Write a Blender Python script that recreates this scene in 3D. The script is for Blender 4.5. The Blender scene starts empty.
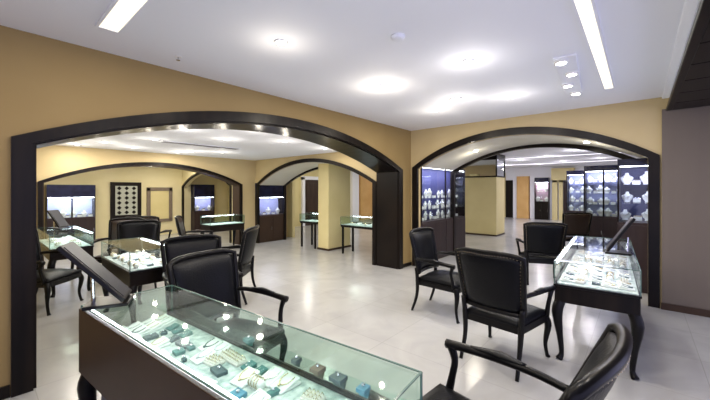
import bpy, bmesh, math, random
from mathutils import Vector, Matrix
from mathutils.geometry import tessellate_polygon
random.seed(7)
S = bpy.context.scene
C = S.collection
PI = math.pi
# ------------------------------------------------------------------ frame of the room
# wall_left is the plane x = 0, wall_back the plane y = 0; the visitor stands at EYE and looks 40.8 deg left of +y
EYE = Vector((3.582, -5.917, 1.55)); YAW = math.radians(40.8)
def V(X, Y, z=0.0):
    """metres right of / ahead of the visitor -> room coordinates"""
    c, s = math.cos(YAW), math.sin(YAW)
    return Vector((EYE.x + c*X - s*Y, EYE.y + s*X + c*Y, z))
def face(deg):            # heading (0 = to the visitor's right, 90 = straight ahead) -> rotation of a thing that faces local +y
    return math.radians(deg - 90) + YAW
# ------------------------------------------------------------------ materials
def mat(name, col, rough=.5, metal=0, spec=.5, noise=None, emit=None, coat=0, bump=None):
    m = bpy.data.materials.new(name); m.use_nodes = True
    nt = m.node_tree; b = nt.nodes['Principled BSDF']
    b.inputs['Base Color'].default_value = (*col, 1)
    b.inputs['Roughness'].default_value = rough; b.inputs['Metallic'].default_value = metal
    b.inputs['Specular IOR Level'].default_value = spec; b.inputs['Coat Weight'].default_value = coat
    if emit:
        b.inputs['Emission Color'].default_value = (*emit[0], 1); b.inputs['Emission Strength'].default_value = emit[1]
    if noise or bump:
        tc = nt.nodes.new('ShaderNodeTexCoord')
    if noise:              # (colour 2, scale vector, amount)
        mp = nt.nodes.new('ShaderNodeMapping'); mp.inputs['Scale'].default_value = noise[1]
        n = nt.nodes.new('ShaderNodeTexNoise'); n.inputs['Scale'].default_value = 1; n.inputs['Detail'].default_value = 4
        r = nt.nodes.new('ShaderNodeValToRGB')
        r.color_ramp.elements[0].position = .35; r.color_ramp.elements[0].color = (*col, 1)
        r.color_ramp.elements[1].position = .7; r.color_ramp.elements[1].color = (*noise[0], 1)
        nt.links.new(tc.outputs['Object'], mp.inputs[0]); nt.links.new(mp.outputs[0], n.inputs['Vector'])
        nt.links.new(n.outputs['Fac'], r.inputs[0]); nt.links.new(r.outputs[0], b.inputs['Base Color'])
    if bump:
        n = nt.nodes.new('ShaderNodeTexNoise'); n.inputs['Scale'].default_value = bump[0]
        bp = nt.nodes.new('ShaderNodeBump'); bp.inputs['Strength'].default_value = bump[1]; bp.inputs['Distance'].default_value = .01
        nt.links.new(tc.outputs['Object'], n.inputs['Vector'])
        nt.links.new(n.outputs['Fac'], bp.inputs['Height']); nt.links.new(bp.outputs[0], b.inputs['Normal'])
    return m
def glassmat(name, tint, refl=.9):
    m = bpy.data.materials.new(name); m.use_nodes = True
    nt = m.node_tree; nt.nodes.clear()
    o = nt.nodes.new('ShaderNodeOutputMaterial'); mx = nt.nodes.new('ShaderNodeMixShader')
    t = nt.nodes.new('ShaderNodeBsdfTransparent'); t.inputs[0].default_value = (*tint, 1)
    g = nt.nodes.new('ShaderNodeBsdfGlossy'); g.inputs['Roughness'].default_value = .03; g.inputs[0].default_value = (refl, refl, refl, 1)
    lw = nt.nodes.new('ShaderNodeLayerWeight'); lw.inputs[0].default_value = .5
    pw = nt.nodes.new('ShaderNodeMath'); pw.operation = 'POWER'; pw.inputs[1].default_value = 5
    f = nt.nodes.new('ShaderNodeMath'); f.operation = 'MULTIPLY_ADD'; f.inputs[1].default_value = .45; f.inputs[2].default_value = .03
    nt.links.new(lw.outputs['Facing'], pw.inputs[0]); nt.links.new(pw.outputs[0], f.inputs[0])
    nt.links.new(f.outputs[0], mx.inputs[0]); nt.links.new(t.outputs[0], mx.inputs[1]); nt.links.new(g.outputs[0], mx.inputs[2])
    nt.links.new(mx.outputs[0], o.inputs[0]); return m
def floormat():
    m = mat('floor_tiles', (.66, .645, .60), .2, spec=.35)
    nt = m.node_tree; b = nt.nodes['Principled BSDF']
    tc = nt.nodes.new('ShaderNodeTexCoord')
    mp = nt.nodes.new('ShaderNodeMapping'); mp.inputs['Rotation'].default_value = (0, 0, 0)
    br = nt.nodes.new('ShaderNodeTexBrick'); br.offset = 0; br.inputs['Scale'].default_value = 1
    br.inputs['Brick Width'].default_value = .8; br.inputs['Row Height'].default_value = .8; br.inputs['Mortar Size'].default_value = .003
    br.inputs['Color1'].default_value = (.43, .43, .425, 1); br.inputs['Color2'].default_value = (.405, .405, .40, 1); br.inputs['Mortar'].default_value = (.345, .345, .335, 1)
    n = nt.nodes.new('ShaderNodeTexNoise'); n.inputs['Scale'].default_value = 1.6; n.inputs['Detail'].default_value = 6; n.inputs['Distortion'].default_value = 1.2
    r = nt.nodes.new('ShaderNodeValToRGB'); r.color_ramp.elements[0].position = .3; r.color_ramp.elements[0].color = (.87, .87, .88, 1); r.color_ramp.elements[1].color = (1, 1, 1, 1); r.color_ramp.elements[1].position = .6
    mx = nt.nodes.new('ShaderNodeMixRGB'); mx.blend_type = 'MULTIPLY'; mx.inputs[0].default_value = 1
    nt.links.new(tc.outputs['Object'], mp.inputs[0]); nt.links.new(mp.outputs[0], br.inputs['Vector']); nt.links.new(tc.outputs['Object'], n.inputs['Vector'])
    nt.links.new(n.outputs['Fac'], r.inputs[0]); nt.links.new(br.outputs['Color'], mx.inputs[1]); nt.links.new(r.outputs[0], mx.inputs[2])
    nt.links.new(mx.outputs[0], b.inputs['Base Color']); return m
M = dict(
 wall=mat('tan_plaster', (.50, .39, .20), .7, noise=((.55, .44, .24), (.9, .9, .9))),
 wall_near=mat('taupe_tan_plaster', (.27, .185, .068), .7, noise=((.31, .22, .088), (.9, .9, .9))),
 pale=mat('pale_straw_plaster', (.70, .62, .36), .6, noise=((.75, .67, .42), (1.5, 1.5, 1.5))),
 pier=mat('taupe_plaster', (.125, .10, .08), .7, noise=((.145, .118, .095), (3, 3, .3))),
 cream=mat('pale_yellow_plaster', (.64, .55, .27), .6, noise=((.70, .61, .32), (1.5, 1.5, 1.5))),
 orange=mat('amber_plaster', (.62, .36, .12), .6, noise=((.70, .44, .17), (2, 2, 2))),
 ceil=mat('white_ceiling_paint', (.86, .88, .95), .75), floor=floormat(),
 dark=mat('dark_stained_wood', (.006, .005, .005), .32, spec=.14, noise=((.014, .010, .008), (1.5, 14, 1.5))),
 brown=mat('brown_wood', (.036, .021, .013), .4, spec=.25, noise=((.055, .032, .02), (1.5, 9, 1.5))),
 plum=mat('plum_brown_panel', (.028, .018, .020), .4, spec=.25, noise=((.04, .026, .027), (9, 9, .8))),
 grey=mat('grey_laminate', (.13, .125, .15), .45, noise=((.15, .145, .17), (2, 2, 2))),
 leather=mat('black_leather', (.003, .0033, .005), .36, spec=.17, bump=(90, .25)),
 brownleather=mat('brown_leather', (.025, .015, .012), .38, spec=.35, bump=(90, .25)),
 black=mat('black_lacquer', (.004, .004, .005), .28, spec=.16, noise=((.009, .008, .008), (6, 6, 6))),
 navy=mat('navy_glass_panel', (.006, .007, .022), .15, spec=.3, noise=((.012, .014, .045), (5, 5, 5))),
 vault=mat('pale_vault_plaster', (.70, .68, .58), .6, noise=((.76, .74, .66), (2, 2, 2))),
 nail=mat('brass_nail', (.5, .42, .3), .3, 1),
 velvet=mat('white_velvet', (.80, .82, .80), .8, noise=((.72, .75, .74), (12, 12, 12))),
 deck=mat('speckled_display_liner', (.62, .67, .66), .7, noise=((.26, .34, .34), (26, 26, 26))),
 ivory=mat('ivory_leatherette', (.72, .70, .66), .6, noise=((.62, .60, .56), (9, 9, 9))),
 teal=mat('teal_velvet', (.06, .17, .17), .6, noise=((.09, .23, .22), (20, 20, 20))),
 slate=mat('slate_velvet', (.07, .10, .115), .6, noise=((.10, .14, .15), (20, 20, 20))),
 blue=mat('blue_velvet', (.06, .20, .30), .6, noise=((.1, .28, .4), (20, 20, 20))),
 umber=mat('umber_velvet', (.16, .12, .09), .7, noise=((.2, .16, .12), (20, 20, 20))),
 silver=mat('silver', (.80, .80, .84), .18, 1, noise=((.7, .7, .74), (30, 30, 30))),
 gold=mat('gold', (.66, .56, .38), .22, 1, noise=((.7, .6, .42), (30, 30, 30))),
 gem=mat('dark_gem', (.02, .06, .07), .08, spec=1, noise=((.04, .1, .12), (40, 40, 40))),
 edge=mat('green_glass_edge', (.10, .17, .15), .15),
 mirror=mat('mirror_silvering', (.72, .74, .78), .04, 1),
 screen=mat('dark_tinted_mirror', (.008, .009, .018), .35, spec=.2),
 lattice=mat('frosted_door_glass', (.42, .44, .38), .3),
 chrome=mat('chrome', (.6, .6, .62), .15, 1),
 metal=mat('white_enamel', (.85, .85, .85), .4),
 lens=mat('lit_lamp', (1, 1, 1), .5, emit=((.98, .98, 1), 22)),
 cove=mat('lit_warm_cove_diffuser', (1, 1, 1), .5, emit=((1, .86, .56), 1.05)),
 covew=mat('lit_white_cove_diffuser', (1, 1, 1), .5, emit=((.93, .9, 1), 2.2)),
 led=mat('lit_led_strip', (1, 1, 1), .5, emit=((.88, .9, 1), 14)),
 caseback=mat('pale_blue_case_lining', (.42, .46, .66), .6, noise=((.36, .38, .60), (3, 3, 3))),
 casenavy=mat('navy_case_lining', (.05, .055, .16), .6, noise=((.07, .075, .2), (3, 3, 3))),
 pink=mat('mauve_case_lining', (.55, .40, .52), .6, noise=((.6, .45, .56), (3, 3, 3))),
 glass=glassmat('clear_glass', (.97, .99, .98)), gglass=glassmat('greenish_counter_glass', (.90, .965, .94)),
)
# ------------------------------------------------------------------ mesh helpers
def link(name, bm, m, parent=None, smooth=False, loc=None):
    me = bpy.data.meshes.new(name); bmesh.ops.recalc_face_normals(bm, faces=bm.faces)
    bm.to_mesh(me); bm.free()
    if smooth:
        for p in me.polygons: p.use_smooth = True
    o = bpy.data.objects.new(name, me); C.objects.link(o); me.materials.append(M[m])
    if parent: o.parent = parent
    if loc: o.location = loc
    return o
def box(bm, x0, x1, y0, y1, z0, z1, bev=0, mtx=None, seg=2):
    mm = Matrix.Translation(((x0+x1)/2, (y0+y1)/2, (z0+z1)/2)) @ Matrix.Diagonal((abs(x1-x0), abs(y1-y0), abs(z1-z0), 1))
    if mtx: mm = mtx @ mm
    r = bmesh.ops.create_cube(bm, size=1, matrix=mm)
    if bev:
        es = list({e for v in r['verts'] for e in v.link_edges})
        bmesh.ops.bevel(bm, geom=es, offset=bev, segments=seg, affect='EDGES', profile=.5)
def bx(*a, **k):
    bm = bmesh.new(); box(bm, *a, **k); return bm
def tube(bm, pts, rad, n=8, flat=1.0, caps=True):
    """swept round section through pts, radius per point"""
    pts = [Vector(p) for p in pts]; k = len(pts)
    if not hasattr(rad, '__len__'): rad = [rad]*k
    rings = []; up = None
    for i, p in enumerate(pts):
        t = (pts[min(i+1, k-1)] - pts[max(i-1, 0)]).normalized()
        if up is None:
            up = Vector((0, 0, 1)) if abs(t.z) < .8 else Vector((0, 1, 0))
        s = t.cross(up).normalized(); w = s.cross(t).normalized(); up = w
        rings.append([bm.verts.new(p + s*math.cos(2*PI*j/n)*rad[i] + w*math.sin(2*PI*j/n)*rad[i]*flat) for j in range(n)])
    for a, b in zip(rings, rings[1:]):
        for j in range(n): bm.faces.new((a[j], a[(j+1) % n], b[(j+1) % n], b[j]))
    if caps:
        bm.faces.new(rings[0]); bm.faces.new(rings[-1][::-1])
def curve(pts, n=6):
    """Catmull-Rom through pts"""
    P = [Vector(p) for p in pts]; P = [2*P[0]-P[1]] + P + [2*P[-1]-P[-2]]; out = []
    for i in range(1, len(P)-2):
        for q in range(n):
            t = q/n; a, b, c, d = P[i-1], P[i], P[i+1], P[i+2]
            out.append(.5*((2*b) + (c-a)*t + (2*a-5*b+4*c-d)*t*t + (3*b-a-3*c+d)*t**3))
    out.append(P[-2]); return out
def lerp_r(rs, k):
    return [rs[0] + 0] if k == 1 else [rs[min(int(i*(len(rs)-1)/(k-1)), len(rs)-2)]*(1-f) + rs[min(int(i*(len(rs)-1)/(k-1)), len(rs)-2)+1]*f
            for i in range(k) for f in [i*(len(rs)-1)/(k-1) - min(int(i*(len(rs)-1)/(k-1)), len(rs)-2)]]
def lathe(bm, prof, n=14, cx=0, cy=0):
    rings = [[bm.verts.new((cx+r*math.cos(2*PI*j/n), cy+r*math.sin(2*PI*j/n), z)) for j in range(n)] for r, z in prof]
    for a, b in zip(rings, rings[1:]):
        for j in range(n): bm.faces.new((a[j], a[(j+1) % n], b[(j+1) % n], b[j]))
    bm.faces.new(rings[0][::-1]); bm.faces.new(rings[-1])
def prism(bm, outline, to3, d0, d1):
    """outline of (u, z), to3(u, z, depth) -> point, extruded from depth d0 to d1"""
    a = [bm.verts.new(to3(u, z, d0)) for u, z in outline]; b = [bm.verts.new(to3(u, z, d1)) for u, z in outline]
    n = len(a)
    for i in range(n): bm.faces.new((a[i], b[i], b[(i+1) % n], a[(i+1) % n]))
    for tri in tessellate_polygon([[Vector((u, z, 0)) for u, z in outline]]):
        bm.faces.new([a[i] for i in tri]); bm.faces.new([b[i] for i in reversed(tri)])
def struct(name, bm, m, smooth=False):
    o = link(name, bm, m, smooth=smooth); o['kind'] = 'structure'; return o
def tag(o, label, cat, group=None):
    o['label'] = label; o['category'] = cat
    if group: o['group'] = group
    return o
def thing(name, label, cat, loc=(0, 0, 0), rz=0, group=None):
    o = bpy.data.objects.new(name, None); C.objects.link(o); o.empty_display_size = .1
    o.location = loc; o.rotation_euler = (0, 0, rz); return tag(o, label, cat, group)
def dup(root, loc, rz=0, label=None, group=None, scale=None):
    r = root.copy(); C.objects.link(r); r.location = loc; r.rotation_euler = (0, 0, rz)
    if label: r['label'] = label
    if group: r['group'] = group
    if scale: r.scale = (scale,)*3
    for ch in list(root.children):
        c = ch.copy(); C.objects.link(c); c.parent = r
        for g in ch.children:
            d = g.copy(); C.objects.link(d); d.parent = c
    return r
# ------------------------------------------------------------------ the shell
H1, H2, H3, H4 = 2.77, 2.42, 2.77, 2.32
def arc(o0, o1, zs, zp, n=28):
    """points of a segmental arch from (o1, zs) over the crown back to (o0, zs)"""
    h = (o1-o0)/2; r = zp-zs; R = (h*h + r*r)/(2*r); out = []
    A = math.asin(h/R)
    for i in range(n+1):
        a = A - 2*A*i/n
        out.append(((o0+o1)/2 + R*math.sin(a), zp - R + R*math.cos(a)))
    return out
def wall_outline(u0, u1, H, o0, o1, zs, zp):
    return [(u0, 0), (u0, H), (u1, H), (u1, 0), (o1, 0)] + arc(o0, o1, zs, zp) + [(o0, 0)]
def band_outline(o0, o1, zs, zp, w, drop=0):
    a = [(o1+w, 0)] + arc(o0-w, o1+w, zs+drop, zp+w) + [(o0-w, 0)]
    b = [(o1, 0)] + arc(o0, o1, zs, zp) + [(o0, 0)]
    return a + b[::-1]
def lining_outline(o0, o1, zs, zp, t=.02):
    a = [(o1, 0)] + arc(o0, o1, zs, zp) + [(o0, 0)]
    b = [(o1-t, 0)] + arc(o0+t, o1-t, zs-t*.3, zp-t) + [(o0+t, 0)]
    return a + b[::-1]
toX = lambda u, z, d: (d, u, z)      # wall in a plane of constant x, u = y
toY = lambda u, z, d: (u, d, z)      # wall in a plane of constant y, u = x
def P(outline, to3, d0, d1):
    bm = bmesh.new(); prism(bm, outline, to3, d0, d1); return bm
# floor and ceilings
struct('floor', bx(-9.4, 6.3, -8.2, 14.4, -.12, 0), 'floor')
# room 1 ceiling in strips around the two light coves
struct('ceiling', bx(0, 6.3, -8.2, 0, H1, H1+.1), 'ceil')
struct('ceiling_inner', bx(-5.0, -.5, -5.8, -.47, H2, H2+.1), 'ceil')
struct('ceiling_rear', bx(-7.7, 6.3, .0, 14.2, H3, H3+.1), 'ceil')
struct('ceiling_far_left', bx(-9.2, -5.04, -5.8, .9, H4, H4+.1), 'ceil')
# wall_left with its wide arch
A0, A1, AZ, AP = -5.61, -.47, 1.91, 2.40
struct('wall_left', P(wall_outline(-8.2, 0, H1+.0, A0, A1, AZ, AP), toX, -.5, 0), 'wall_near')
struct('trim_1', P(band_outline(A0, A1, AZ, AP, .12, .04), toX, -.02, .035), 'dark')
struct('trim_2', P(lining_outline(A0, A1, AZ, AP), toX, -.52, .0), 'dark')
# wall_back with its arch and deep passage
B0, B1, BZ, BP = .165, 3.665, 1.98, 2.475
struct('wall_back', P(wall_outline(0, 6.3, H1, B0, B1, BZ, BP), toY, 0, .1), 'wall')
ol = [(-.5, 2.08), (-.5, H1), (6.3, H1), (6.3, 0), (B1+.1, 0)] + arc(B0-.02, B1+.1, BZ+.05, BP+.03) + [(B0-.02, 2.08)]
struct('wall_passage', P(ol, toY, .1, 1.75), 'wall')
struct('trim_3', P(band_outline(B0, B1, BZ, BP, .115, .03), toY, -.035, .03), 'dark')
struct('trim_4', P(band_outline(B0+.03, B1-.03, BZ-.03, BP-.05, .10, .03), toY, 1.66, 1.745), 'dark')
struct('trim_5', P([(B1+.02, .0), (B1+.02, 2.0), (B1+.12, 2.0), (B1+.12, 0)], toY, .04, .09), 'dark')
struct('wall_corner', bx(-.5, 0.0, -.0, .12, 0, H1), 'wall')
struct('baseboard_left', bx(0, .018, -8.2, A0-.125, 0, .09), 'dark')
struct('baseboard_corner', bx(0, .02, A1+.125, 0, 0, .07), 'dark')
struct('baseboard_back', bx(3.79, 6.3, -.07, -.05, 0, .085), 'brown')
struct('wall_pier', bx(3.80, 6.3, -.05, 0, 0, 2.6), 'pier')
struct('wall_right', bx(6.3, 6.4, 0, 14.2, 0, H1), 'wall')
struct('wall_light_block', bx(0, 3.0, -8.3, -8.2, 0, H1), 'wall_near')  # unseen partial wall, added to keep world light off wall_left
# dropped soffit of dark panels along the right side
struct('ceiling_soffit', bx(3.87, 6.3, -8.2, -.0, 2.6, H1), 'ceil')
bm = bmesh.new()
for k in range(16):
    y1 = -.0 - k*.52
    box(bm, 3.90, 6.3, y1-.505, y1-.0, 2.575, 2.6, bev=.004)
struct('ceiling_soffit_panels', bm, 'dark')
bm = bmesh.new(); box(bm, 3.84, 3.9, -8.2, 0, 2.572, 2.622, bev=.008); struct('trim_6', bm, 'dark')
bm = bmesh.new(); box(bm, 3.80, 3.87, -8.2, 0, 2.745, H1, bev=.01); struct('trim_7', bm, 'ceil')
# inner room: partition with arch (x = -5) and arch towards the rear room (y = -.47)
C0, C1, CZ, CP = -5.05, -.97, 1.69, 2.13
struct('wall_partition', P(wall_outline(-5.8, -.47, H2, C0, C1, CZ, CP), toX, -5.35, -5.0), 'wall')
struct('trim_8', P(band_outline(C0, C1, CZ, CP, .07, .02), toX, -5.02, -4.97), 'dark')
struct('trim_9', P(lining_outline(C0, C1, CZ, CP), toX, -5.37, -5.0), 'brown')
struct('wall_inner_left', bx(-9.2, -.5, -5.9, -5.8, 0, H2), 'wall')
D0, D1, DZ, DP = -4.82, -.62, 1.70, 2.24
struct('wall_inner_back', P([(-5.0, 1.76), (-5.0, H2), (-.5, H2), (-.5, 0), (D1, 0)] + arc(D0, D1, DZ, DP) + [(D0, 1.76)], toY, -.47, .5), 'wall')
struct('wall_inner_upper', bx(-5.0, -.5, .1, .5, H2, H3), 'wall')
struct('trim_10', P(band_outline(D0, D1, DZ, DP, .09, .02), toY, -.505, -.44), 'dark')
struct('trim_11', P(band_outline(D0+.03, D1-.03, DZ-.02, DP-.06, .06, .02), toY, .42, .495), 'dark')
struct('baseboard_inner', bx(-5.0, -4.98, -5.8, C0-.075, 0, .1), 'dark')
struct('wall_niche', bx(-5.35, -5.25, -.47, .9, 0, H2), 'wall')
struct('ceiling_vault', P(lining_outline(D0, D1, DZ, DP, .008)[0:0] + [p for p in arc(D0, D1, DZ, DP)] + [(x, z-.008) for x, z in arc(D0+.004, D1-.004, DZ, DP)][::-1], toY, -.43, .47), 'vault')
struct('ceiling_vault_passage', P(arc(B0, B1+.1, BZ+.05, BP+.03) + [(x, z-.012) for x, z in arc(B0, B1+.1, BZ+.05, BP+.03)][::-1], toY, .1, 1.73), 'vault')
# column inside that arch
bm = bmesh.new(); box(bm, -2.80, -2.42, .0, .84, 0, 2.33, bev=.006); struct('wall_column', bm, 'cream')
struct('baseboard_column', bx(-2.82, -2.40, -.02, .86, 0, .05), 'brown')
# far-left room
struct('wall_far_left', bx(-9.2, -9.0, -5.8, .9, 0, H4), 'pale')
E0, E1 = -8.95, -5.55
struct('wall_far_back', P(wall_outline(-9.0, -5.35, H4, E0, E1, 1.66, 2.14), toY, -.95, -.75), 'pale')
struct('trim_12', P(band_outline(E0+.08, E1, 1.66, 2.10, .07, .02), toY, -.99, -.93), 'dark')
struct('wall_far_recess', bx(-9.0, -5.35, .8, .9, 0, H4), 'cream')
# rear room
struct('wall_rear_left', bx(-7.7, -7.5, .9, 14.2, 0, H3), 'cream')
struct('wall_rear', bx(-7.7, 6.3, 14.0, 14.2, 0, H3), 'ceil')
struct('wall_rear_near', bx(-7.7, -5.0, .9, 1.0, 0, H3), 'cream')
bm = bmesh.new(); box(bm, -1.2, -.04, 5.5, 6.36, 0, 1.99, bev=.006); struct('wall_rear_column', bm, 'cream')
struct('baseboard_rear_column', bx(-1.215, -.025, 5.485, 6.375, 0, .05), 'brown')
bm = bmesh.new(); box(bm, -1.2, -.04, 5.5, 6.36, 2.03, H3-.2); struct('wall_column_mirrors', bm, 'mirror')
bm = bmesh.new()
for x in (-1.22, -.06):
    for y in (5.48, 6.34): box(bm, x, x+.04, y, y+.04, 1.99, H3)
box(bm, -1.22, -.02, 5.48, 6.38, 1.985, 2.03); box(bm, -1.22, -.02, 5.48, 6.38, H3-.2, H3)
struct('trim_13', bm, 'dark')
# flat piers and openings of the rear wall
def flat(name, x0, x1, z0, z1, m, y=14.0, t=.06): return struct(name, bx(x0, x1, y-t, y, z0, z1), m)
flat('wall_rear_pier', -1.58, -.98, 0, 2.3, 'orange', t=.25)
flat('trim_14', -2.5, -2.22, 0, 2.5, 'cream', t=.12)
flat('trim_15', -1.80, -1.60, 0, 2.3, 'ceil', t=.12)
flat('trim_16', -.93, -.7, 0, 2.3, 'ceil', t=.12)
flat('wall_rear_header', .10, 1.1, 2.05, H3-.1, 'cream', t=.3)
bm = bmesh.new(); box(bm, -2.2, -1.82, 13.93, 13.99, 0, 2.1); struct('door_1', bm, 'dark')
bm = bmesh.new(); box(bm, .12, .36, 13.8, 13.9, 0, 2.05); box(bm, .42, .60, 13.8, 13.9, 0, 2.05); box(bm, .12, .60, 13.8, 13.9, 1.95, 2.05); struct('trim_17', bm, 'cream')
bm = bmesh.new(); box(bm, .62, 1.08, 13.85, 13.95, 0, 2.0); struct('door_2', bm, 'plum')
# piers seen through the middle arch on the rear room's left side, and a doorway there
for nm, y0, y1, m in (('wall_rear_left_pier', 7.15, 8.5, 'orange'), ('trim_18', 6.5, 7.0, 'ceil'), ('trim_19', 9.1, 9.4, 'ceil')):
    struct(nm, bx(-7.5, -7.3, y0, y1, 0, 2.5), m)
bm = bmesh.new(); box(bm, -7.5, -7.40, 3.35, 3.5, 0, 2.1); box(bm, -7.5, -7.40, 4.35, 4.5, 0, 2.1); box(bm, -7.5, -7.4, 3.35, 4.5, 2.0, 2.15); struct('trim_20', bm, 'ceil')
bm = bmesh.new(); box(bm, -7.5, -7.45, 3.5, 4.35, 0, 2.0); box(bm, -7.45, -7.43, 3.62, 4.23, .15, 1.85, bev=.005); struct('door_3', bm, 'brown')

# ------------------------------------------------------------------ lights
KP, KD, KA = .05, .17, .36
def area(loc, sx, sy, power, col=(1, .97, .93), rot=(0, 0, 0), parent=None, shape='RECTANGLE'):
    L = bpy.data.lights.new('lamp_light', 'AREA'); L.shape = shape; L.size = sx
    if shape == 'RECTANGLE': L.size_y = sy
    L.energy = power*KA; L.color = col
    o = bpy.data.objects.new('lamp_light', L); C.objects.link(o); o.location = loc; o.rotation_euler = rot
    if parent: o.parent = parent
    return o
def downlight_proto():
    t = thing('recessed_downlight', '', 'ceiling light')
    bm = bmesh.new(); n = 20
    prof = [(.038, -.002), (.058, -.002), (.060, -.007), (.055, -.011), (.042, -.009)]
    rings = [[bm.verts.new((r*math.cos(2*PI*j/n), r*math.sin(2*PI*j/n), z)) for j in range(n)] for r, z in prof]
    for a, b in zip(rings, rings[1:]+rings[:1]):
        for j in range(n): bm.faces.new((a[j], a[(j+1) % n], b[(j+1) % n], b[j]))
    link('trim_ring', bm, 'metal', t, True)
    bm = bmesh.new(); lathe(bm, [(.043, -.008), (.040, -.001)], 16); link('lamp_lens', bm, 'lens', t)
    return t
DL = downlight_proto(); dl_used = [False]
def downlight(x, y, z, label, group=None, power=18, col=(1, .95, .88)):
    if not dl_used[0]:
        o = DL; o.location = (x, y, z); o['label'] = label; dl_used[0] = True
        if group: o['group'] = group
    else:
        o = dup(DL, (x, y, z), 0, label)
        if group: o['group'] = group
        elif 'group' in o: del o['group']
    if power:
        L = bpy.data.lights.new('lamp_light', 'POINT'); L.energy = power*KP; L.color = col; L.shadow_soft_size = .03
        q = bpy.data.objects.new('lamp_light', L); C.objects.link(q); q.location = (0, 0, -.24); q.parent = o
        area((0, 0, -.02), .08, .08, power*KD/KA, col, parent=o, shape='DISK')
    return o
def up(px, py, h):     # a point of a ceiling of height h, from its direction of sight
    Y = 330*(h-1.55)/(190-py); return V((px-355)/330*Y, Y, h)
W1 = (.86, .88, 1)
for px, py, lb, pw in ((281, 42, 'bright round downlight nearest the wide left arch, leftmost in the front ceiling', 40),
                   (382, 86, 'round downlight in the front ceiling above the corner pier between the arches', 66),
                   (468, 61, 'round downlight in the middle of the front ceiling, nearest on the right half', 22),
                   (456, 99, 'large bright round downlight in the front ceiling, just left of the rear arch', 20),
                   (511, 96, 'round downlight in the front ceiling above the crown of the rear arch', 18),
                   (436, 110, 'small round downlight in the front ceiling closest to the room corner', 22)):
    p = up(px, py, H1); o = downlight(p.x, p.y, H1, lb, None, pw, (1, .90, .74) if (px, py) in ((281, 42), (382, 86), (436, 110)) else W1)
    if py == 99: o.scale = (1.5, 1.5, 1)
# recess with four spots
p0, p1 = up(565, 58, H1), up(573, 91, H1)
t = thing('spotlight_cluster', 'white plate with four small spots in a row beside the warm light strip', 'ceiling light', (p0.x, p0.y, H1))
d = p1-p0; ang = math.atan2(d.y, d.x); Lc = d.length
t.rotation_euler = (0, 0, ang)
link('housing', bx(-.08, Lc+.08, -.09, .09, -.022, 0, bev=.006), 'ceil', t)
for k in range(4):
    bm = bmesh.new(); lathe(bm, [(.05, -.045), (.055, -.04), (.055, -.022)], 14, Lc*k/3, .03*(-1)**k)
    s = link('spot_head', bm, 'metal', t)
    bm = bmesh.new(); lathe(bm, [(.038, -.049), (.042, -.045)], 14, Lc*k/3, .03*(-1)**k); link('lamp_lens', bm, 'lens', s)
area((Lc/2, 0, -.07), .9, .08, 30, W1, parent=t)
# light coves of the front ceiling
def cove(name, label, x0, x1, y0, y1, z, m, power, col):
    t = thing(name, label, 'ceiling light', ((x0+x1)/2, (y0+y1)/2, z)); hx, hy = (x1-x0)/2, (y1-y0)/2
    bm = bmesh.new(); e = .018
    box(bm, -hx-e, hx+e, -hy-e, -hy, -.016, 0); box(bm, -hx-e, hx+e, hy, hy+e, -.016, 0)
    box(bm, -hx-e, -hx, -hy, hy, -.016, 0); box(bm, hx, hx+e, -hy, hy, -.016, 0)
    link('trim_edge', bm, 'ceil', t); link('diffuser', bx(-hx, hx, -hy, hy, -.01, -.001), m, t)
    if power: area((0, 0, -.03), x1-x0, y1-y0, power, col, parent=t)
    return t
WARM = (1, .82, .55)
cove('cove_light', 'cream glowing light strip in the front ceiling at upper left', .56, 2.9, -5.31, -5.19, H1, 'cove', 26, WARM)
cove('cove_light', 'long cream glowing light strip in the front ceiling, left of the dark soffit', 3.265, 3.345, -4.6, -.98, H1, 'cove', 30, WARM)
# unseen downlights added outside the view to brighten the front ceiling
for x, y, lb in ((1.5, -6.3, 'added unseen downlight over the left end of the foreground counter'), (2.75, -4.75, 'added unseen downlight between the two warm light strips'), (3.5, -4.2, 'added unseen downlight beside the long warm light strip, near the soffit')):
    downlight(x, y, H1, lb, None, 22, W1)
# inner room lamps
G2 = 'downlights of the inner room'
for px, py in ((77, 144), (105, 142), (133, 147), (155, 139), (185, 129), (226, 139), (192, 151), (260, 131), (285, 141), (222, 152), (178, 152), (325, 148)):
    p = up(px, py, H2)
    if p.x > -.6 or p.y > -.6: continue
    downlight(p.x, p.y, H2, 'small round downlight in the inner room ceiling, seen through the wide left arch', G2, 15, (.92, .93, 1))
G4 = 'downlights of the far left room'
for x, y in ((-6.2, -4.4), (-7.6, -4.2), (-6.0, -2.9), (-7.6, -2.6), (-6.4, -1.6), (-7.9, -1.5)):
    downlight(x, y, H4, 'tiny round downlight in the far left room, beyond the small brown arch', G4, 14, (1, .93, .75))
G3 = 'downlights of the rear room'
for px, py in ((563, 161), (540, 164), (489, 156), (520, 160), (590, 150), (600, 158), (505, 165), (574, 150), (548, 156)):
    p = up(px, py, H3); 
    if p.y < 1.9: continue
    downlight(p.x, p.y, H3, 'small round downlight in the rear room ceiling, seen through the rear arch', G3, 52, (.80, .78, 1))
for x, y in ((-6.2, 2.6), (-4.0, 2.4), (-6.0, 5.2), (-2.6, 3.2), (-1.6, 8.6), (-4.2, 6.2), (-6.0, 9.0)):
    downlight(x, y, H3, 'round downlight in the rear room ceiling, left of the mirrored column', 'downlights left of the mirrored column', 30, (.98, .95, .9))
cove('cove_light', 'straight white glowing strip across the rear room ceiling, nearest the rear arch', .6, 4.6, 4.4, 4.52, H3, 'covew', 30, (.85, .82, 1))
cove('cove_light', 'white glowing strip across the middle of the rear room ceiling', -.4, 5.2, 7.6, 7.75, H3, 'covew', 35, (.85, .82, 1))
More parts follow.
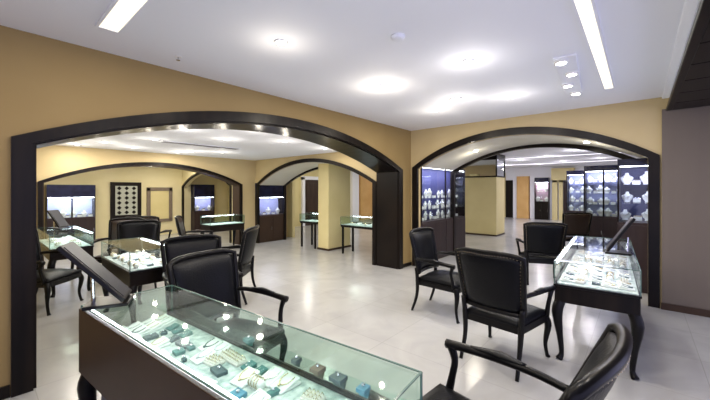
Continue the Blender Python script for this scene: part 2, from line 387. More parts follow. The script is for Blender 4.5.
cove('cove_light', 'farthest white glowing strip of the rear room ceiling', -1.5, 5.2, 11.0, 11.2, H3, 'covew', 30, (.9, .85, 1))
# lights inside the vaulted passages
for x, lb in ((1.0, 'left downlight in the crown of the rear arch passage'), (2.9, 'right downlight in the crown of the rear arch passage')):
    h = (B1-B0)/2+.06; r = BP-BZ-.02; R = (h*h+r*r)/(2*r); zc = BP+.03-R+math.sqrt(R*R-(x-1.955)**2)
    downlight(x, .9, zc-.022, lb, None, 16, (1, .97, .85))
# air vent
p = up(203, 145, H2)
t = thing('air_vent', 'long grey slotted air vent in the inner room ceiling', 'air vent', (p.x, p.y, H2), math.radians(90))
link('vent_frame', bx(-.75, .75, -.09, .09, -.015, 0, bev=.004), 'ceil', t)
bm = bmesh.new()
for k in range(5): box(bm, -.71, .71, -.07+k*.032, -.054+k*.032, -.02, -.012)
link('slat', bm, 'grey', t)
# sprinkler & smoke detector
p = up(176, 58, H1); t = thing('sprinkler_head', 'small pale fitting at the ceiling edge over the wide left arch', 'sprinkler', (p.x+.05, p.y, H1))
bm = bmesh.new(); lathe(bm, [(.028, -.006), (.03, 0)], 14); link('escutcheon', bm, 'metal', t)
bm = bmesh.new(); lathe(bm, [(.018, -.034), (.018, -.031), (.006, -.028), (.006, -.006)], 12); link('deflector', bm, 'chrome', t)
p = up(398, 36, H1); t = thing('smoke_detector', 'faint round white smoke detector in the middle of the front ceiling', 'smoke detector', (p.x, p.y, H1))
bm = bmesh.new(); lathe(bm, [(.035, -.03), (.05, -.024), (.055, 0)], 20); link('housing', bm, 'ceil', t, True)

# ------------------------------------------------------------------ armchair
def cushion(bm, x0, x1, y0, y1, z0, z1, bulge=.03, n=10, taper=1):
    def side(top):
        g = []
        for i in range(n+1):
            row = []
            for j in range(n+1):
                u, v = i/n*2-1, j/n*2-1
                e = (1-abs(u)**3)*(1-abs(v)**3)
                k = 1 - .06*(1-e) ; z = (z1 + bulge*e**.8 - .02*(1-e)) if top else z0
                tx = taper + (1-taper)*(j/n)
                row.append(bm.verts.new(((x0+x1)/2 + u*(x1-x0)/2*tx*(1 if not top else 1-.02*(1-e)), (y0+y1)/2 + v*(y1-y0)/2, z)))
            g.append(row)
        return g
    a, b = side(True), side(False)
    for i in range(n):
        for j in range(n):
            bm.faces.new((a[i][j], a[i+1][j], a[i+1][j+1], a[i][j+1])); bm.faces.new((b[i][j], b[i][j+1], b[i+1][j+1], b[i+1][j]))
    for i in range(n):
        bm.faces.new((a[i][0], b[i][0], b[i+1][0], a[i+1][0])); bm.faces.new((a[i][n], a[i+1][n], b[i+1][n], b[i][n]))
        bm.faces.new((a[0][i], a[0][i+1], b[0][i+1], b[0][i])); bm.faces.new((a[n][i], b[n][i], b[n][i+1], a[n][i+1]))
def back_pt(u, v, w0, w1, zb, zt, lean, off, crest):
    """u -1..1 across, v 0..1 up"""
    w = w0 + (w1-w0)*v; z = zb + (zt - crest*abs(u)**5 - zb)*v
    y = -.25 - lean*(z-.42)/.62 + .045*u*u + off
    return Vector((u*w/2, y, z))
def make_chair(kind='leather', tilt=.13, label=''):
    t = thing('armchair', label, 'chair')
    bm = bmesh.new(); cushion(bm, -.285, .285, -.25, .29, .40, .455, .04, taper=.86); link('seat', bm, kind, t, True)
    # seat rail
    bm = bmesh.new()
    pts = [(-.25, -.25), (.25, -.25), (.292, .27), (.25, .305), (0, .325), (-.25, .305), (-.292, .27)]
    o1 = [bm.verts.new((x, y, .345)) for x, y in pts]; o2 = [bm.verts.new((x, y, .405)) for x, y in pts]
    bm.faces.new(o1); bm.faces.new(o2[::-1])
    for i in range(7): bm.faces.new((o1[i], o2[i], o2[(i+1) % 7], o1[(i+1) % 7]))
    link('seat_rail', bm, 'black', t)
    # upholstered back
    bm = bmesh.new(); n, m = 12, 12; W0, W1_, ZB, ZT = .50, .57, .52, 1.0
    for_side = []
    for s in (1, -1):
        g = []
        for i in range(n+1):
            row = []
            for j in range(m+1):
                u, v = i/n*2-1, j/m
                e = (1-abs(u)**6)*(1-abs(2*v-1)**6)
                row.append(bm.verts.new(back_pt(u*.97, v, W0, W1_, ZB, ZT, tilt, s*(.012 + (.03 if s > 0 else .014)*e), .03)))
            g.append(row)
        for_side.append(g)
    a, b = for_side
    for i in range(n):
        for j in range(m):
            bm.faces.new((a[i][j], a[i+1][j], a[i+1][j+1], a[i][j+1])); bm.faces.new((b[i][j], b[i][j+1], b[i+1][j+1], b[i+1][j]))
    for i in range(n):
        bm.faces.new((a[i][0], b[i][0], b[i+1][0], a[i+1][0])); bm.faces.new((a[i][m], a[i+1][m], b[i+1][m], b[i][m]))
    for j in range(m):
        bm.faces.new((a[0][j], a[0][j+1], b[0][j+1], b[0][j])); bm.faces.new((a[n][j], b[n][j], b[n][j+1], a[n][j+1]))
    link('backrest', bm, kind, t, True)
    # wooden surround of the back
    bm = bmesh.new(); loop = []
    q = lambda u, v: back_pt(u, v, W0+.03, W1_+.03, ZB-.02, ZT+.018, tilt, 0, .03)
    loop += [q(-1, v/8) for v in range(0, 9)] + [q(-1+i/6*2/2*1, 1) for i in range(1, 12)] + [q(1, 1-v/8) for v in range(0, 9)]
    tube(bm, loop, .021, 8)
    tube(bm, [q(-1+i/5, 0) for i in range(11)], .02, 8)
    link('back_frame', bm, 'black', t, True)
    # nail heads along the surround
    bm = bmesh.new()
    for i in range(0, len(loop)):
        for f in (0, .5):
            if i+1 >= len(loop): continue
            pnt = loop[i].lerp(loop[i+1], f); c = Vector((0, pnt.y, .76)); dv = (c-pnt).normalized()*.026
            bmesh.ops.create_icosphere(bm, subdivisions=1, radius=.0055, matrix=Matrix.Translation(pnt + dv*.9 + Vector((0, -.012, 0))))
    link('nail_heads', bm, 'nail', t)
    for s in (-1, 1):
        bm = bmesh.new()      # arm: rail, scroll and front post
        a0 = back_pt(s, .34, W0+.03, W1_+.03, ZB, ZT, tilt, 0, .03)
        pts = curve([a0, (s*.305, -.16, .68), (s*.322, .02, .675), (s*.325, .18, .665), (s*.324, .275, .655)], 5)
        tube(bm, pts, lerp_r([.018, .02, .022, .024, .027], len(pts)), 8)
        pp = curve([(s*.322, .25, .655), (s*.316, .225, .58), (s*.30, .23, .50), (s*.283, .245, .39)], 5)
        tube(bm, pp, lerp_r([.024, .018, .019, .023], len(pp)), 8)
        ar = link('armrest', bm, 'black', t, True)
        bm = bmesh.new(); pts = curve([(s*.312, -.12, .693), (s*.325, 0, .693), (s*.325, .14, .683)], 5)
        tube(bm, pts, lerp_r([.014, .028, .014], len(pts)), 8, .7); link('arm_pad', bm, kind, ar, True)
        bm = bmesh.new(); pts = curve([(s*.262, .262, .39), (s*.282, .285, .30), (s*.265, .268, .14), (s*.272, .285, .03), (s*.278, .30, 0)], 5)
        tube(bm, pts, lerp_r([.034, .031, .018, .016, .022], len(pts)), 8); link('leg', bm, 'black', t, True)
        bm = bmesh.new(); pts = curve([(s*.265, -.262, .56), (s*.252, -.25, .40), (s*.245, -.265, .2), (s*.25, -.33, 0)], 5)
        tube(bm, pts, lerp_r([.02, .026, .02, .016], len(pts)), 8); link('leg', bm, 'black', t, True)
    return t
chair = make_chair(); used = [False]
brown_chair = None
def put(X, Y, deg, label, first=[True], world=None, proto=None, group=None):
    loc = V(X, Y) if world is None else Vector((*world, 0))
    if proto is None and first[0]:
        first[0] = False; chair.location = loc; chair.rotation_euler = (0, 0, face(deg)); chair['label'] = label; o = chair
    else:
        o = dup(proto or chair, loc, face(deg), label)
    return o
put(1.39, 3.08, 42, 'black leather armchair with its broad back to the viewer, left of the right-hand glass counter')
put(1.15, 4.24, -40, 'black leather armchair beside the corner pier, facing right')
put(3.16, 5.62, 72, 'black leather armchair at the far left end of the right-hand glass counter')
lean_chair = make_chair('leather', .25, 'x')
lean_chair.location = V(.50, 1.47); lean_chair.rotation_euler = (0, 0, face(134)); lean_chair.scale = (1.06, 1.1, 1.0)
lean_chair['label'] = ('black armchair cut off at bottom right, nearest, with its long arm pointing left')
put(-.96, 2.56, -30, 'black leather armchair right behind the foreground glass counter')
put(-1.62, 3.46, -50, 'black armchair behind the one at the foreground glass counter')
put(-1.80, 4.72, 180, 'black armchair seen side on at the right end of the inner room chairs')
put(-3.50, 5.30, -62, 'black armchair with glossy top rail behind the inner room glass table')
CH4 = put(0, 0, 5, 'black armchair between the two inner glass tables, behind the tilted mirror', world=(-2.35, -5.32))
brown_chair = make_chair('brownleather', .13, 'brown leather armchair in the rear room beyond the right-hand glass counter')
brown_chair.location = V(5.2, 7.95); brown_chair.rotation_euler = (0, 0, face(80))
put(0, 0, 100, 'brown leather armchair before the small brown arch, left of two', world=(-4.2, -3.5), proto=brown_chair)
put(0, 0, 20, 'dark brown armchair before the small brown arch, right of two', world=(-3.2, -2.95), proto=brown_chair)
put(0, 0, -80, 'brown leather armchair by the far inner glass table under the wall showcase', world=(-3.3, -4.25), proto=brown_chair)

# ------------------------------------------------------------------ glass counters
def cab_leg(bm, x, y, sx, sy, ztop):
    pts = curve([(x, y, ztop), (x+sx*.03, y+sy*.03, ztop-.12), (x+sx*.012, y+sy*.012, ztop*.4), (x, y, .06), (x+sx*.018, y+sy*.018, 0)], 5)
    tube(bm, pts, lerp_r([.045, .046, .026, .02, .03], len(pts)), 10)
def counter(L, W, zt, zd, loc, rz, label, apron=.16, wood_side=False, pedestal=False, power=6, straight=False, shelf=False, lightcol=(.95, 1, 1), gl='gglass', spread=.12):
    t = thing('display_counter', label, 'display counter', (loc[0], loc[1], 0), rz)
    hx, hy = L/2, W/2; g = .008
    link('apron', bx(-hx, hx, -hy, hy, zd-apron, zd-.012, bev=.008), 'brown' if wood_side else 'dark', t)
    bm = bmesh.new(); box(bm, -hx-.008, hx+.008, -hy-.008, hy+.008, zd-.016, zd+.004, bev=.004); box(bm, -hx, hx, hy-.02, hy-.009, zd+.004, zd+.035); link('base_trim', bm, 'black', t)
    link('display_deck', bx(-hx+.012, hx-.012, -hy+.012, hy-.012, zd+.0045, zd+.012), 'deck', t)
    link('top_glass', bx(-hx, hx, -hy, hy, zt-g, zt), gl, t)
    y0 = -hy
    for nm, a in (('side_glass', (-hx, hx, hy-g, hy)), ('end_glass', (-hx, -hx+g, -hy+g, hy-g)), ('end_glass', (hx-g, hx, -hy+g, hy-g))):
        link(nm, bx(*a, zd+.005, zt-g), gl, t)
    if wood_side:
        sd = link('sliding_door', bx(-hx, hx, -hy-.014, -hy+.006, zd-.16, zt-.014, bev=.003), 'brown', t)
    else:
        link('side_glass', bx(-hx, hx, -hy, -hy+g, zd+.005, zt-g), gl, t)
    bm = bmesh.new(); e = .0035
    for sx in (-1, 1):
        for sy in (-1, 1): box(bm, sx*hx-e, sx*hx+e, sy*hy-e, sy*hy+e, zd, zt)
        box(bm, sx*hx-e, sx*hx+e, -hy, hy, zt-e, zt+.001)
    for sy in (-1, 1): box(bm, -hx, hx, sy*hy-e, sy*hy+e, zt-e, zt+.001)
    link('glass_edging', bm, 'edge', t)
    link('led_strip', bx(-hx+.03, hx-.03, (-hy+.014) if wood_side else hy-.024, (-hy+.024) if wood_side else hy-.014, zt-g-.012, zt-g-.001), 'led' if not wood_side else 'led', t) if power else None
    if power: area((0, 0, zt-g-.015), L*.92, W*spread, power, lightcol, parent=t)
    if shelf:
        link('glass_shelf', bx(-hx+.02, hx-.02, hy-.12, hy-.015, zd+.095, zd+.101), gl, t)
    if pedestal:
        link('pedestal', bx(-hx+.10, hx-.08, -hy+.06, hy-.05, .03, zd-apron, bev=.004), 'grey', t)
        bm = bmesh.new(); k = -hx+.36
        while k < hx-.1: box(bm, k-.004, k+.004, -hy+.053, -hy+.062, .05, zd-apron-.01); k += .42
        link('door_gap', bm, 'black', t)
    for sx in (-1, 1):
        for sy in (-1, 1):
            bm = bmesh.new()
            if straight: box(bm, sx*(hx-.04)-.02, sx*(hx-.04)+.02, sy*(hy-.04)-.02, sy*(hy-.04)+.02, 0, zd-apron)
            else: cab_leg(bm, sx*(hx-.05), sy*(hy-.05), sx, sy, zd-apron+.03)
            link('leg', bm, 'black', t, not straight)
    return t
d1 = math.radians(-35.9)
mid1 = V(-.652, 1.52); R1 = d1 + YAW
K1 = counter(1.84, .49, .90, .69, mid1, R1, 'long foreground glass display counter full of jewellery', wood_side=True, pedestal=True, power=3.5, spread=.5, shelf=True)
K2 = counter(2.12, .60, .90, .69, (3.235, -1.36), math.radians(90+2.9), 'glass display counter on curved black legs in front of the rear arch', power=5, lightcol=(.74, .74, 1), gl='glass', spread=.6)
K3 = counter(1.15, .45, .90, .69, (-1.02, -4.62), 0, 'glass display table in the inner room, nearest the wide left arch', power=6, gl='glass', spread=.5)
K4 = counter(1.4, .5, .90, .69, (-3.5, -4.95), 0, 'far inner glass display table by the left wall, with a tilted mirror', power=5)
K5 = counter(.9, .5, .90, .69, (-4.45, -1.75), math.radians(90), 'dark glass counter at the right foot of the small brown arch', power=3)
K6 = counter(1.2, .45, .90, .70, (-1.35, .18), 0, 'narrow glass table on straight legs, right of the square column', power=3, straight=True, apron=.05)
K7 = counter(.62, .45, .90, .70, (-3.18, .18), 0, 'small glass table on straight legs, left of the square column', power=2, straight=True, apron=.05)

# ------------------------------------------------------------------ jewellery
def stringbeads(bm, pts, r):
    for p in pts: bmesh.ops.create_icosphere(bm, subdivisions=1, radius=r, matrix=Matrix.Translation(p))
def it_necklace(bead='silver'):
    t = thing('necklace_pad', 'x', 'jewellery display')
    bm = bmesh.new(); box(bm, -.045, .045, -.06, .06, 0, .012, bev=.005)
    mt = Matrix.Translation((0, 0, .012)) @ Matrix.Rotation(math.radians(14), 4, 'X')
    box(bm, -.045, .045, -.055, .055, 0, .012, bev=.005, mtx=mt); link('pad', bm, 'velvet', t, True)
    bm = bmesh.new(); pts = []
    for k in range(19):
        a = PI*(-.15+1.3*k/18)+PI; x = .030*math.cos(a); y = .012+.036*math.sin(a)*(1.15); pts.append((x, y, .028+y*.25))
    stringbeads(bm, pts, .0042); stringbeads(bm, [(0, -.038, .021)], .008); link('necklace', bm, bead, t)
    return t
def it_pendant(m):
    t = thing('pendant_pad', 'x', 'jewellery display')
    bm = bmesh.new(); mt = Matrix.Rotation(math.radians(12), 4, 'X') @ Matrix.Translation((0, 0, .006))
    box(bm, -.028, .028, -.034, .034, 0, .012, bev=.004, mtx=mt); box(bm, -.026, .026, -.032, .032, 0, .008, bev=.002); link('pad', bm, m, t, True)
    bm = bmesh.new(); stringbeads(bm, [(.016*math.cos(a), .008+.018*math.sin(a), .0215+.004*math.sin(a)) for a in [PI*k/6+PI for k in range(7)]], .003); stringbeads(bm, [(0, -.016, .019)], .007)
    link('pendant', bm, 'silver', t); return t
def it_rings():
    t = thing('ring_tray', 'x', 'jewellery display')
    bm = bmesh.new(); box(bm, -.05, .05, -.035, .035, 0, .014, bev=.004)
    for k in range(3): box(bm, -.045, .045, -.028+k*.021, -.012+k*.021, .012, .02, bev=.003)
    link('tray', bm, 'ivory', t)
    bm = bmesh.new()
    for k in range(3):
        for j in range(4):
            c = Vector((-.034+j*.023, -.02+k*.021, .022))
            tube(bm, [c + Vector((.007*math.cos(2*PI*q/10), 0, .007*math.sin(2*PI*q/10))) for q in range(11)], .0014, 5)
            bmesh.ops.create_icosphere(bm, subdivisions=1, radius=.0035, matrix=Matrix.Translation(c+Vector((0, 0, .009))))
    link('rings', bm, 'gold', t); return t
def it_bangle():
    t = thing('bangle_stand', 'x', 'jewellery display')
    bm = bmesh.new(); pts = [(-.045, 0, .022), (-.04, 0, .024), (.04, 0, .024), (.045, 0, .022)]
    tube(bm, pts, [.016, .022, .022, .016], 12); box(bm, -.03, .03, -.018, .018, 0, .01); link('roll', bm, 'velvet', t, True)
    bm = bmesh.new()
    for x in (-.026, -.008, .011, .028):
        tube(bm, [(x, (.026)*math.cos(2*PI*q/14), .029+.026*math.sin(2*PI*q/14)) for q in range(15)], .0022, 6)
    link('bangles', bm, 'gold', t, True); return t
def it_box(m, label, sx=.045, sy=.045):
    t = thing('jewel_box', label, 'jewellery box')
    link('box_base', bx(-sx/2, sx/2, -sy/2, sy/2, 0, .018, bev=.003), m, t)
    bm = bmesh.new(); mt = Matrix.Translation((0, sy/2, .018)) @ Matrix.Rotation(math.radians(70), 4, 'X')
    box(bm, -sx/2, sx/2, -sy, 0, 0, .010, bev=.003, mtx=mt); link('lid', bm, m, t)
    bm = bmesh.new(); bmesh.ops.create_icosphere(bm, subdivisions=2, radius=.008, matrix=Matrix.Translation((0, 0, .024))); link('jewel', bm, 'silver', t)
    return t
def it_bust():
    t = thing('necklace_bust', 'x', 'jewellery display')
    bm = bmesh.new(); n = 14; prof = [(.045, .022, 0), (.05, .025, .01), (.04, .018, .02), (.065, .02, .05), (.085, .026, .1), (.09, .03, .125), (.055, .028, .15), (.03, .022, .165), (.026, .02, .2), (.02, .016, .205)]
    rings = [[bm.verts.new((a*math.cos(2*PI*j/n), b*math.sin(2*PI*j/n), z)) for j in range(n)] for a, b, z in prof]
    for a, b in zip(rings, rings[1:]):
        for j in range(n): bm.faces.new((a[j], a[(j+1) % n], b[(j+1) % n], b[j]))
    bm.faces.new(rings[0][::-1]); bm.faces.new(rings[-1]); link('bust', bm, 'velvet', t, True)
    bm = bmesh.new(); stringbeads(bm, [(.052*math.cos(a), -.033, .155-.055*math.sin(a)) for a in [PI*k/14 for k in range(15)]], .0055)
    link('necklace', bm, 'silver', t); return t
def it_block():
    t = thing('gift_box', 'x', 'gift box')
    link('box', bx(-.05, .05, -.035, .035, 0, .06, bev=.003), 'velvet', t)
    link('lid', bx(-.053, .053, -.038, .038, .06, .08, bev=.003), 'silver', t); return t
protos = {}
def item(kind, make, loc, rz, label, group, scale=1):
    if kind not in protos:
        o = make(); protos[kind] = o; o.location = loc; o.rotation_euler = (0, 0, rz)
        o['label'] = label; o.scale = (scale,)*3
        if group: o['group'] = group
        return o
    o = dup(protos[kind], loc, rz, label, None, scale)
    if group: o['group'] = group
    elif 'group' in o: del o['group']
    return o
def on(loc, rz, x, y, z):
    c, s = math.cos(rz), math.sin(rz); return (loc[0]+c*x-s*y, loc[1]+s*x+c*y, z)
# foreground counter: velvet boxes where the photo shows them (local x along the counter, y across towards the far side)
def down(px, py, z):
    Y = 330*(1.55-z)/(py-190); return V((px-355)/330*Y, Y, z)
def local1(p):
    dx, dy = p.x-mid1.x, p.y-mid1.y; c, s = math.cos(-R1), math.sin(-R1); return c*dx-s*dy, s*dx+c*dy
taken = []
boxes1 = [(151, 338, 'slate', .05, .07, 'upright slate velvet jewel box near the left end of the foreground counter'),
 (179, 353, 'teal', .05, .05, 'open teal velvet jewel box left of the middle of the foreground counter'),
 (190, 343, 'slate', .10, .045, 'wide slate velvet jewel box in the back row of the foreground counter'),
 (173, 331, 'gem', .035, .035, 'small dark green jewel box near the tilted mirror on the foreground counter'),
 (204, 344, 'teal', .035, .035, 'small teal velvet box beside the wide slate box'),
 (184, 361, 'gem', .025, .02, 'tiny black jewel box in the left half of the foreground counter'),
 (219, 372, 'slate', .085, .05, 'wide dark slate jewel box near the middle of the foreground counter'),
 (238, 396, 'blue', .06, .05, 'bright blue velvet jewel box at the bottom edge of the picture'),
 (283, 388, 'teal', .03, .05, 'narrow green-teal jewel box in the right half of the foreground counter'),
 (315, 402, 'blue', .045, .04, 'blue velvet box cut off below, at the right end of the foreground counter')]
for px, py, m, sx, sy, lb in boxes1:
    p = down(px, py, .705); x, y = local1(p)
    x = max(-.87, min(.87, x)); y = max(-.2, min(.06, y)); taken.append((x, y, max(sx, sy)/2))
    o = it_box(m, lb, sx, sy); q = on(mid1, R1, x, y, .7025); o.location = q; o.rotation_euler = (0, 0, R1+math.radians(random.uniform(-10, 10)))
for px, py, m, sx, sy, lb in [(325, 367, 'umber', .05, .05, 'brown velvet jewel box on the glass shelf, third from the right'),
 (350, 372, 'slate', .06, .05, 'dark slate jewel box on the glass shelf, second from the right'),
 (372, 384, 'blue', .04, .045, 'blue-grey jewel box on the glass shelf, nearest the right end'),
 (306, 357, 'slate', .03, .04, 'narrow grey jewel box on the glass shelf, left of the brown one'),
 (262, 336, 'teal', .045, .04, 'teal jewel box on the glass shelf above the middle of the counter')]:
    p = down(px, py, .79); x, y = local1(p); y = .245-.068
    o = it_box(m, lb, sx, sy); o.location = on(mid1, R1, max(-.85, min(.85, x)), y, .7915); o.rotation_euler = (0, 0, R1)
def scatter(n, hx, y0, y1, gx, gy, kinds, loc, rz, z, groups, blocked=(), scale=1.0, jit=.01):
    xs = [(-hx + (i+.5)*2*hx/gx) for i in range(gx)]; ys = [y0 + (j+.5)*(y1-y0)/gy for j in range(gy)]
    for x in xs:
        for y in ys:
            xx, yy = x+random.uniform(-jit, jit), y+random.uniform(-jit, jit)
            if any(abs(xx-a) < r+.05 and abs(yy-b) < r+.045 for a, b, r in blocked): continue
            k = random.choice(kinds); mk, lb = KIND[k]
            item(k, mk, on(loc, rz, xx, yy, z), rz+math.radians(random.uniform(-9, 9)), lb % groups[0], lb % groups[0], scale)
KIND = {'dark': (lambda: it_pendant('slate'), 'small slate pad with pendant %s'), 'sea': (lambda: it_pendant('teal'), 'small teal pad with pendant %s'),
        'gemn': (lambda: it_necklace('gem'), 'white pad with dark stone necklace %s'),
        'neck': (it_necklace, 'white pad with silver bead necklace %s'), 'neckg': (lambda: it_necklace('gold'), 'white pad with gold bead necklace %s'),
        'ring': (it_rings, 'ivory tray of gold rings %s'), 'bang': (it_bangle, 'white roll with gold bangles %s'),
        'bust': (it_bust, 'white necklace bust %s'), 'block': (it_block, 'small silver-lidded gift box %s')}
mir1 = (-.86, .10)
scatter(0, .88, -.225, .17, 21, 5, ['neck', 'gemn', 'neckg', 'ring', 'bang', 'sea', 'dark', 'gemn', 'neck'], mid1, R1, .7025, ['in the foreground counter'], taken, .92, .006)
K2L, K2R = (3.235, -1.36), math.radians(92.9)
scatter(0, .98, -.26, .26, 15, 5, ['neck', 'gemn', 'ring', 'bang', 'dark', 'neckg', 'neck'], K2L, K2R, .7025, ['in the counter before the rear arch'], (), .95, .008)
scatter(0, .52, -.2, .2, 7, 3, ['neck', 'ring', 'gemn', 'bang', 'dark'], (-1.02, -4.62), 0, .7025, ['in the glass table nearest the wide arch'], (), .95, .008)
scatter(0, .62, -.2, .2, 6, 2, ['neck', 'ring', 'neck'], (-3.5, -4.95), 0, .7025, ['in the far inner glass table by the left wall'], (), 1.2, .008)
scatter(0, .5, -.12, .12, 5, 1, ['neck', 'ring'], (-1.35, .18), 0, .7125, ['in the glass table right of the square column'], (), 1.2, .005)
# ------------------------------------------------------------------ tilted table mirrors
def tmirror(loc, rz, label, w=.24, h=.40, tilt=50):
    t = thing('table_mirror', label, 'mirror', loc, rz)      # leans towards local -x as it rises
    link('base', bx(-.14, .07, -w/2, w/2, 0, .02, bev=.006), 'black', t)
    mt = Matrix.Translation((.05, 0, .03)) @ Matrix.Rotation(math.radians(tilt-90), 4, 'Y')
    bm = bmesh.new(); box(bm, -.012, .012, -w/2, w/2, 0, h, bev=.005, mtx=mt); link('frame', bm, 'black', t)
    bm = bmesh.new(); box(bm, .012, .015, -w/2+.018, w/2-.018, .018, h-.018, mtx=mt); link('mirror_glass', bm, 'screen', t)
    bm = bmesh.new(); tube(bm, [(-.11, 0, .015), (-.115, 0, .17)], .01, 8); link('stay', bm, 'chrome', t)
    return t
tmirror(V(-1.37, 1.90, .9015), YAW + math.radians(24), 'dark tilted table mirror on the left end of the foreground counter', .19, .43, 48)
tmirror(V(2.66, 3.40, .9015), YAW + math.radians(180-36), 'slim tilted table mirror on the counter before the rear arch', .22, .40, 58)
tmirror((-3.75, -4.95, .9015), YAW, 'small tilted table mirror on the far inner glass table', .2, .34, 55)

# ------------------------------------------------------------------ wall showcases (front looks to local -y)
def showcase(name, w, d, zb, zg0, zg1, zt, loc, rz, label, panes=2, lining='caseback', shelves=1, power=9, col=(.66, .66, 1), stock=('bust',), per=4, where='', doors=2, scale=1.0, body='plum', levels=None):
    t = thing('showcase', label, 'display cabinet', (loc[0], loc[1], 0), rz); h = w/2
    link('base_cabinet', bx(-h, h, 0, d, 0, zg0, bev=.004), body, t)
    for k in range(doors):
        a = -h + w*k/doors; dr = link('door', bx(a+.012, a+w/doors-.012, -.012, 0, .08, zg0-.04, bev=.003), body, t)
        link('handle', bx(a+w/doors-.05, a+w/doors-.04, -.028, -.012, zg0*.5-.05, zg0*.5+.05), 'chrome', dr)
    link('header', bx(-h, h, 0, d, zg1, zt, bev=.004), 'navy', t)
    link('back_panel', bx(-h, h, d-.02, d, zg0, zg1), lining, t)
    for s in (-1, 1): link('side_panel', bx(*((s*h, s*(h-.02)) if s < 0 else (h-.02, h)), .0, d-.02, zg0, zg1), 'dark', t)
    for k in range(panes):
        a = -h+.02 + (w-.04)*k/panes; link('glass_pane', bx(a+.004, a+(w-.04)/panes-.004, .006, .012, zg0+.003, zg1-.003), 'glass', t)
        if k: link('mullion', bx(a-.018, a+.018, 0, .02, zg0, zg1), 'dark', t)
    link('led_strip', bx(-h+.03, h-.03, .025, .04, zg1-.012, zg1-.001), 'led', t)
    area((0, .06, zg1-.02), w*.9, .06, power, col, rot=(math.radians(25), 0, 0), parent=t)
    zs = levels or [zg0 + (zg1-zg0)*(s+1)/(shelves+1) for s in range(shelves)]
    levels = [zg0+.002]
    for z in zs:
        levels.append(z+.008)
        link('shelf', bx(-h+.022, h-.022, .03, d-.025, z, z+.006), 'glass', t)
    t.empty_display_size = .2
    for z in levels:
        for k in range(per):
            x = -h+.04 + (w-.08)*(k+.5+random.uniform(-.16, .16))/per
            kk = stock[(k+len(stock)*int(z*7)) % len(stock)]; mk, lb = KIND[kk]
            item(kk, mk, on(loc, rz, x, d*.55, z), rz+random.uniform(-.1, .1), lb % where, lb % where, scale*random.uniform(.85, 1.1))
    return t
# left side of the rear arch passage: its glass looks to +x
showcase('s', 2.25, .36, 0, .88, 2.03, 2.078, (.163, 1.28), math.radians(90), 'dark showcase with glowing blue glass panes, left side of the rear arch passage', 2, 'casenavy', 2, 36, per=11, stock=('bust', 'block', 'bust'), where='in the showcase left of the rear arch passage', body='plum', levels=[1.12, 1.36], scale=.98)
showcase('s', .46, .9, 0, 1.05, 1.92, 2.03, (3.545, .67), 0, 'tall dark cabinet with bright glass, right side of the rear arch passage', 1, 'casenavy', 2, 16, per=3, stock=('bust', 'block'), where='in the cabinet right of the rear arch passage', doors=1, scale=1.0, body='plum')
showcase('s', 1.0, .4, 0, .80, 1.33, 1.75, (-4.84, .02), math.radians(90), 'dark showcase with a low blue-white window, left side of the middle arch', 1, 'caseback', 0, 10, per=5, stock=('bust', 'block'), where='in the showcase at the left of the middle arch', body='brown')
showcase('s', 1.07, .35, 0, .76, 1.34, 1.70, (-8.64, -4.07), math.radians(90), 'dark wall showcase with lit white window, far left room', 2, 'caseback', 0, 20, (.85, .92, 1), per=8, stock=('bust', 'block'), where='in the far left wall showcase')
showcase('s', .75, .3, 0, .78, 1.28, 1.75, (-8.62, -.3), math.radians(90), 'narrow dark showcase with a small lit window, inside the farthest small arch', 1, 'caseback', 0, 8, per=3, stock=('bust', 'block'), where='in the narrow showcase of the farthest arch')
showcase('s', .85, .45, 0, .85, 2.05, 2.2, (2.86, 4.9), 0, 'tall glowing blue showcase in the rear room, next to the right-hand cabinet', 2, 'caseback', 3, 22, per=6, stock=('bust', 'block', 'bust'), where='in the tall showcase beside the right cabinet', body='plum')
showcase('s', 1.0, .45, 0, .85, 2.05, 2.2, (2.2, 7.2), 0, 'farther glowing showcase in the rear room, behind the brown chair', 2, 'caseback', 3, 22, per=6, stock=('bust', 'block', 'bust'), where='in the farther showcase behind the brown chair', body='plum')
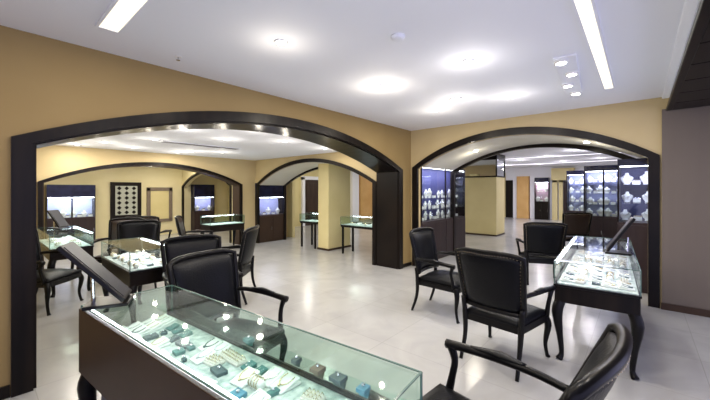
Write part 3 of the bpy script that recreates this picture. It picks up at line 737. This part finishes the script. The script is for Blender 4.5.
showcase('s', .66, .35, 0, .95, 1.95, 2.2, (-.33, 13.6), 0, 'mauve-lit display cabinet against the rear wall, right of the amber pier', 1, 'pink', 1, 16, (1, .8, .95), per=3, stock=('bust', 'block'), where='in the mauve-lit cabinet at the rear wall', body='dark', scale=1.2)
# ------------------------------------------------------------------ far-left room wall: lattice door and framed mirror
o = struct('door_4', bx(-9.0, -8.93, -3.10, -2.26, 0, 1.80), 'dark')
bm = bmesh.new(); box(bm, -8.93, -8.915, -2.98, -2.38, .75, 1.68); link('door_glass', bm, 'lattice', o)
bm = bmesh.new()
for r in range(6):
    z = .83+.155*r
    for y in (-2.98, -2.78, -2.58):
        c = Vector((-8.91, y+.1, z)); mt = Matrix.Translation(c) @ Matrix.Rotation(math.radians(45), 4, 'X')
        box(bm, -.006, .006, -.045, .045, -.045, .045, mtx=mt)
link('door_lattice', bm, 'dark', o)
t = thing('wall_mirror', 'gold framed yellowish mirror panel right of the lattice door', 'mirror', (-9.0, -1.69, 0))
bm = bmesh.new()
box(bm, .0, .05, -.40, -.29, .5, 1.62, bev=.006); box(bm, .0, .05, .29, .40, .5, 1.62, bev=.006); box(bm, 0, .05, -.4, .4, 1.52, 1.64, bev=.006); box(bm, 0, .05, -.4, .4, .45, .55, bev=.006)
link('frame', bm, 'umber', t); link('panel', bx(.005, .02, -.29, .29, .55, 1.52), 'cream', t)

# ------------------------------------------------------------------ world, camera
w = bpy.data.worlds.new('World'); S.world = w; w.use_nodes = True
w.node_tree.nodes['Background'].inputs[0].default_value = (.66, .65, 1, 1); w.node_tree.nodes['Background'].inputs[1].default_value = 1.45
cam = bpy.data.cameras.new('camera'); co = bpy.data.objects.new('camera', cam); C.objects.link(co)
co.location = EYE; co.rotation_euler = (PI/2, 0, YAW); cam.sensor_width = 36; cam.lens = 36*330/710; cam.shift_y = -10/710; cam.clip_start = .02
S.camera = co
S.view_settings.view_transform = 'Standard'; S.view_settings.look = 'None'; S.view_settings.exposure = .36; S.view_settings.gamma = 1
S.view_settings.use_curve_mapping = False
S.cycles.use_denoising = True
S.cycles.max_bounces = 10; S.cycles.diffuse_bounces = 5; S.cycles.transparent_max_bounces = 24; S.cycles.sample_clamp_indirect = 6
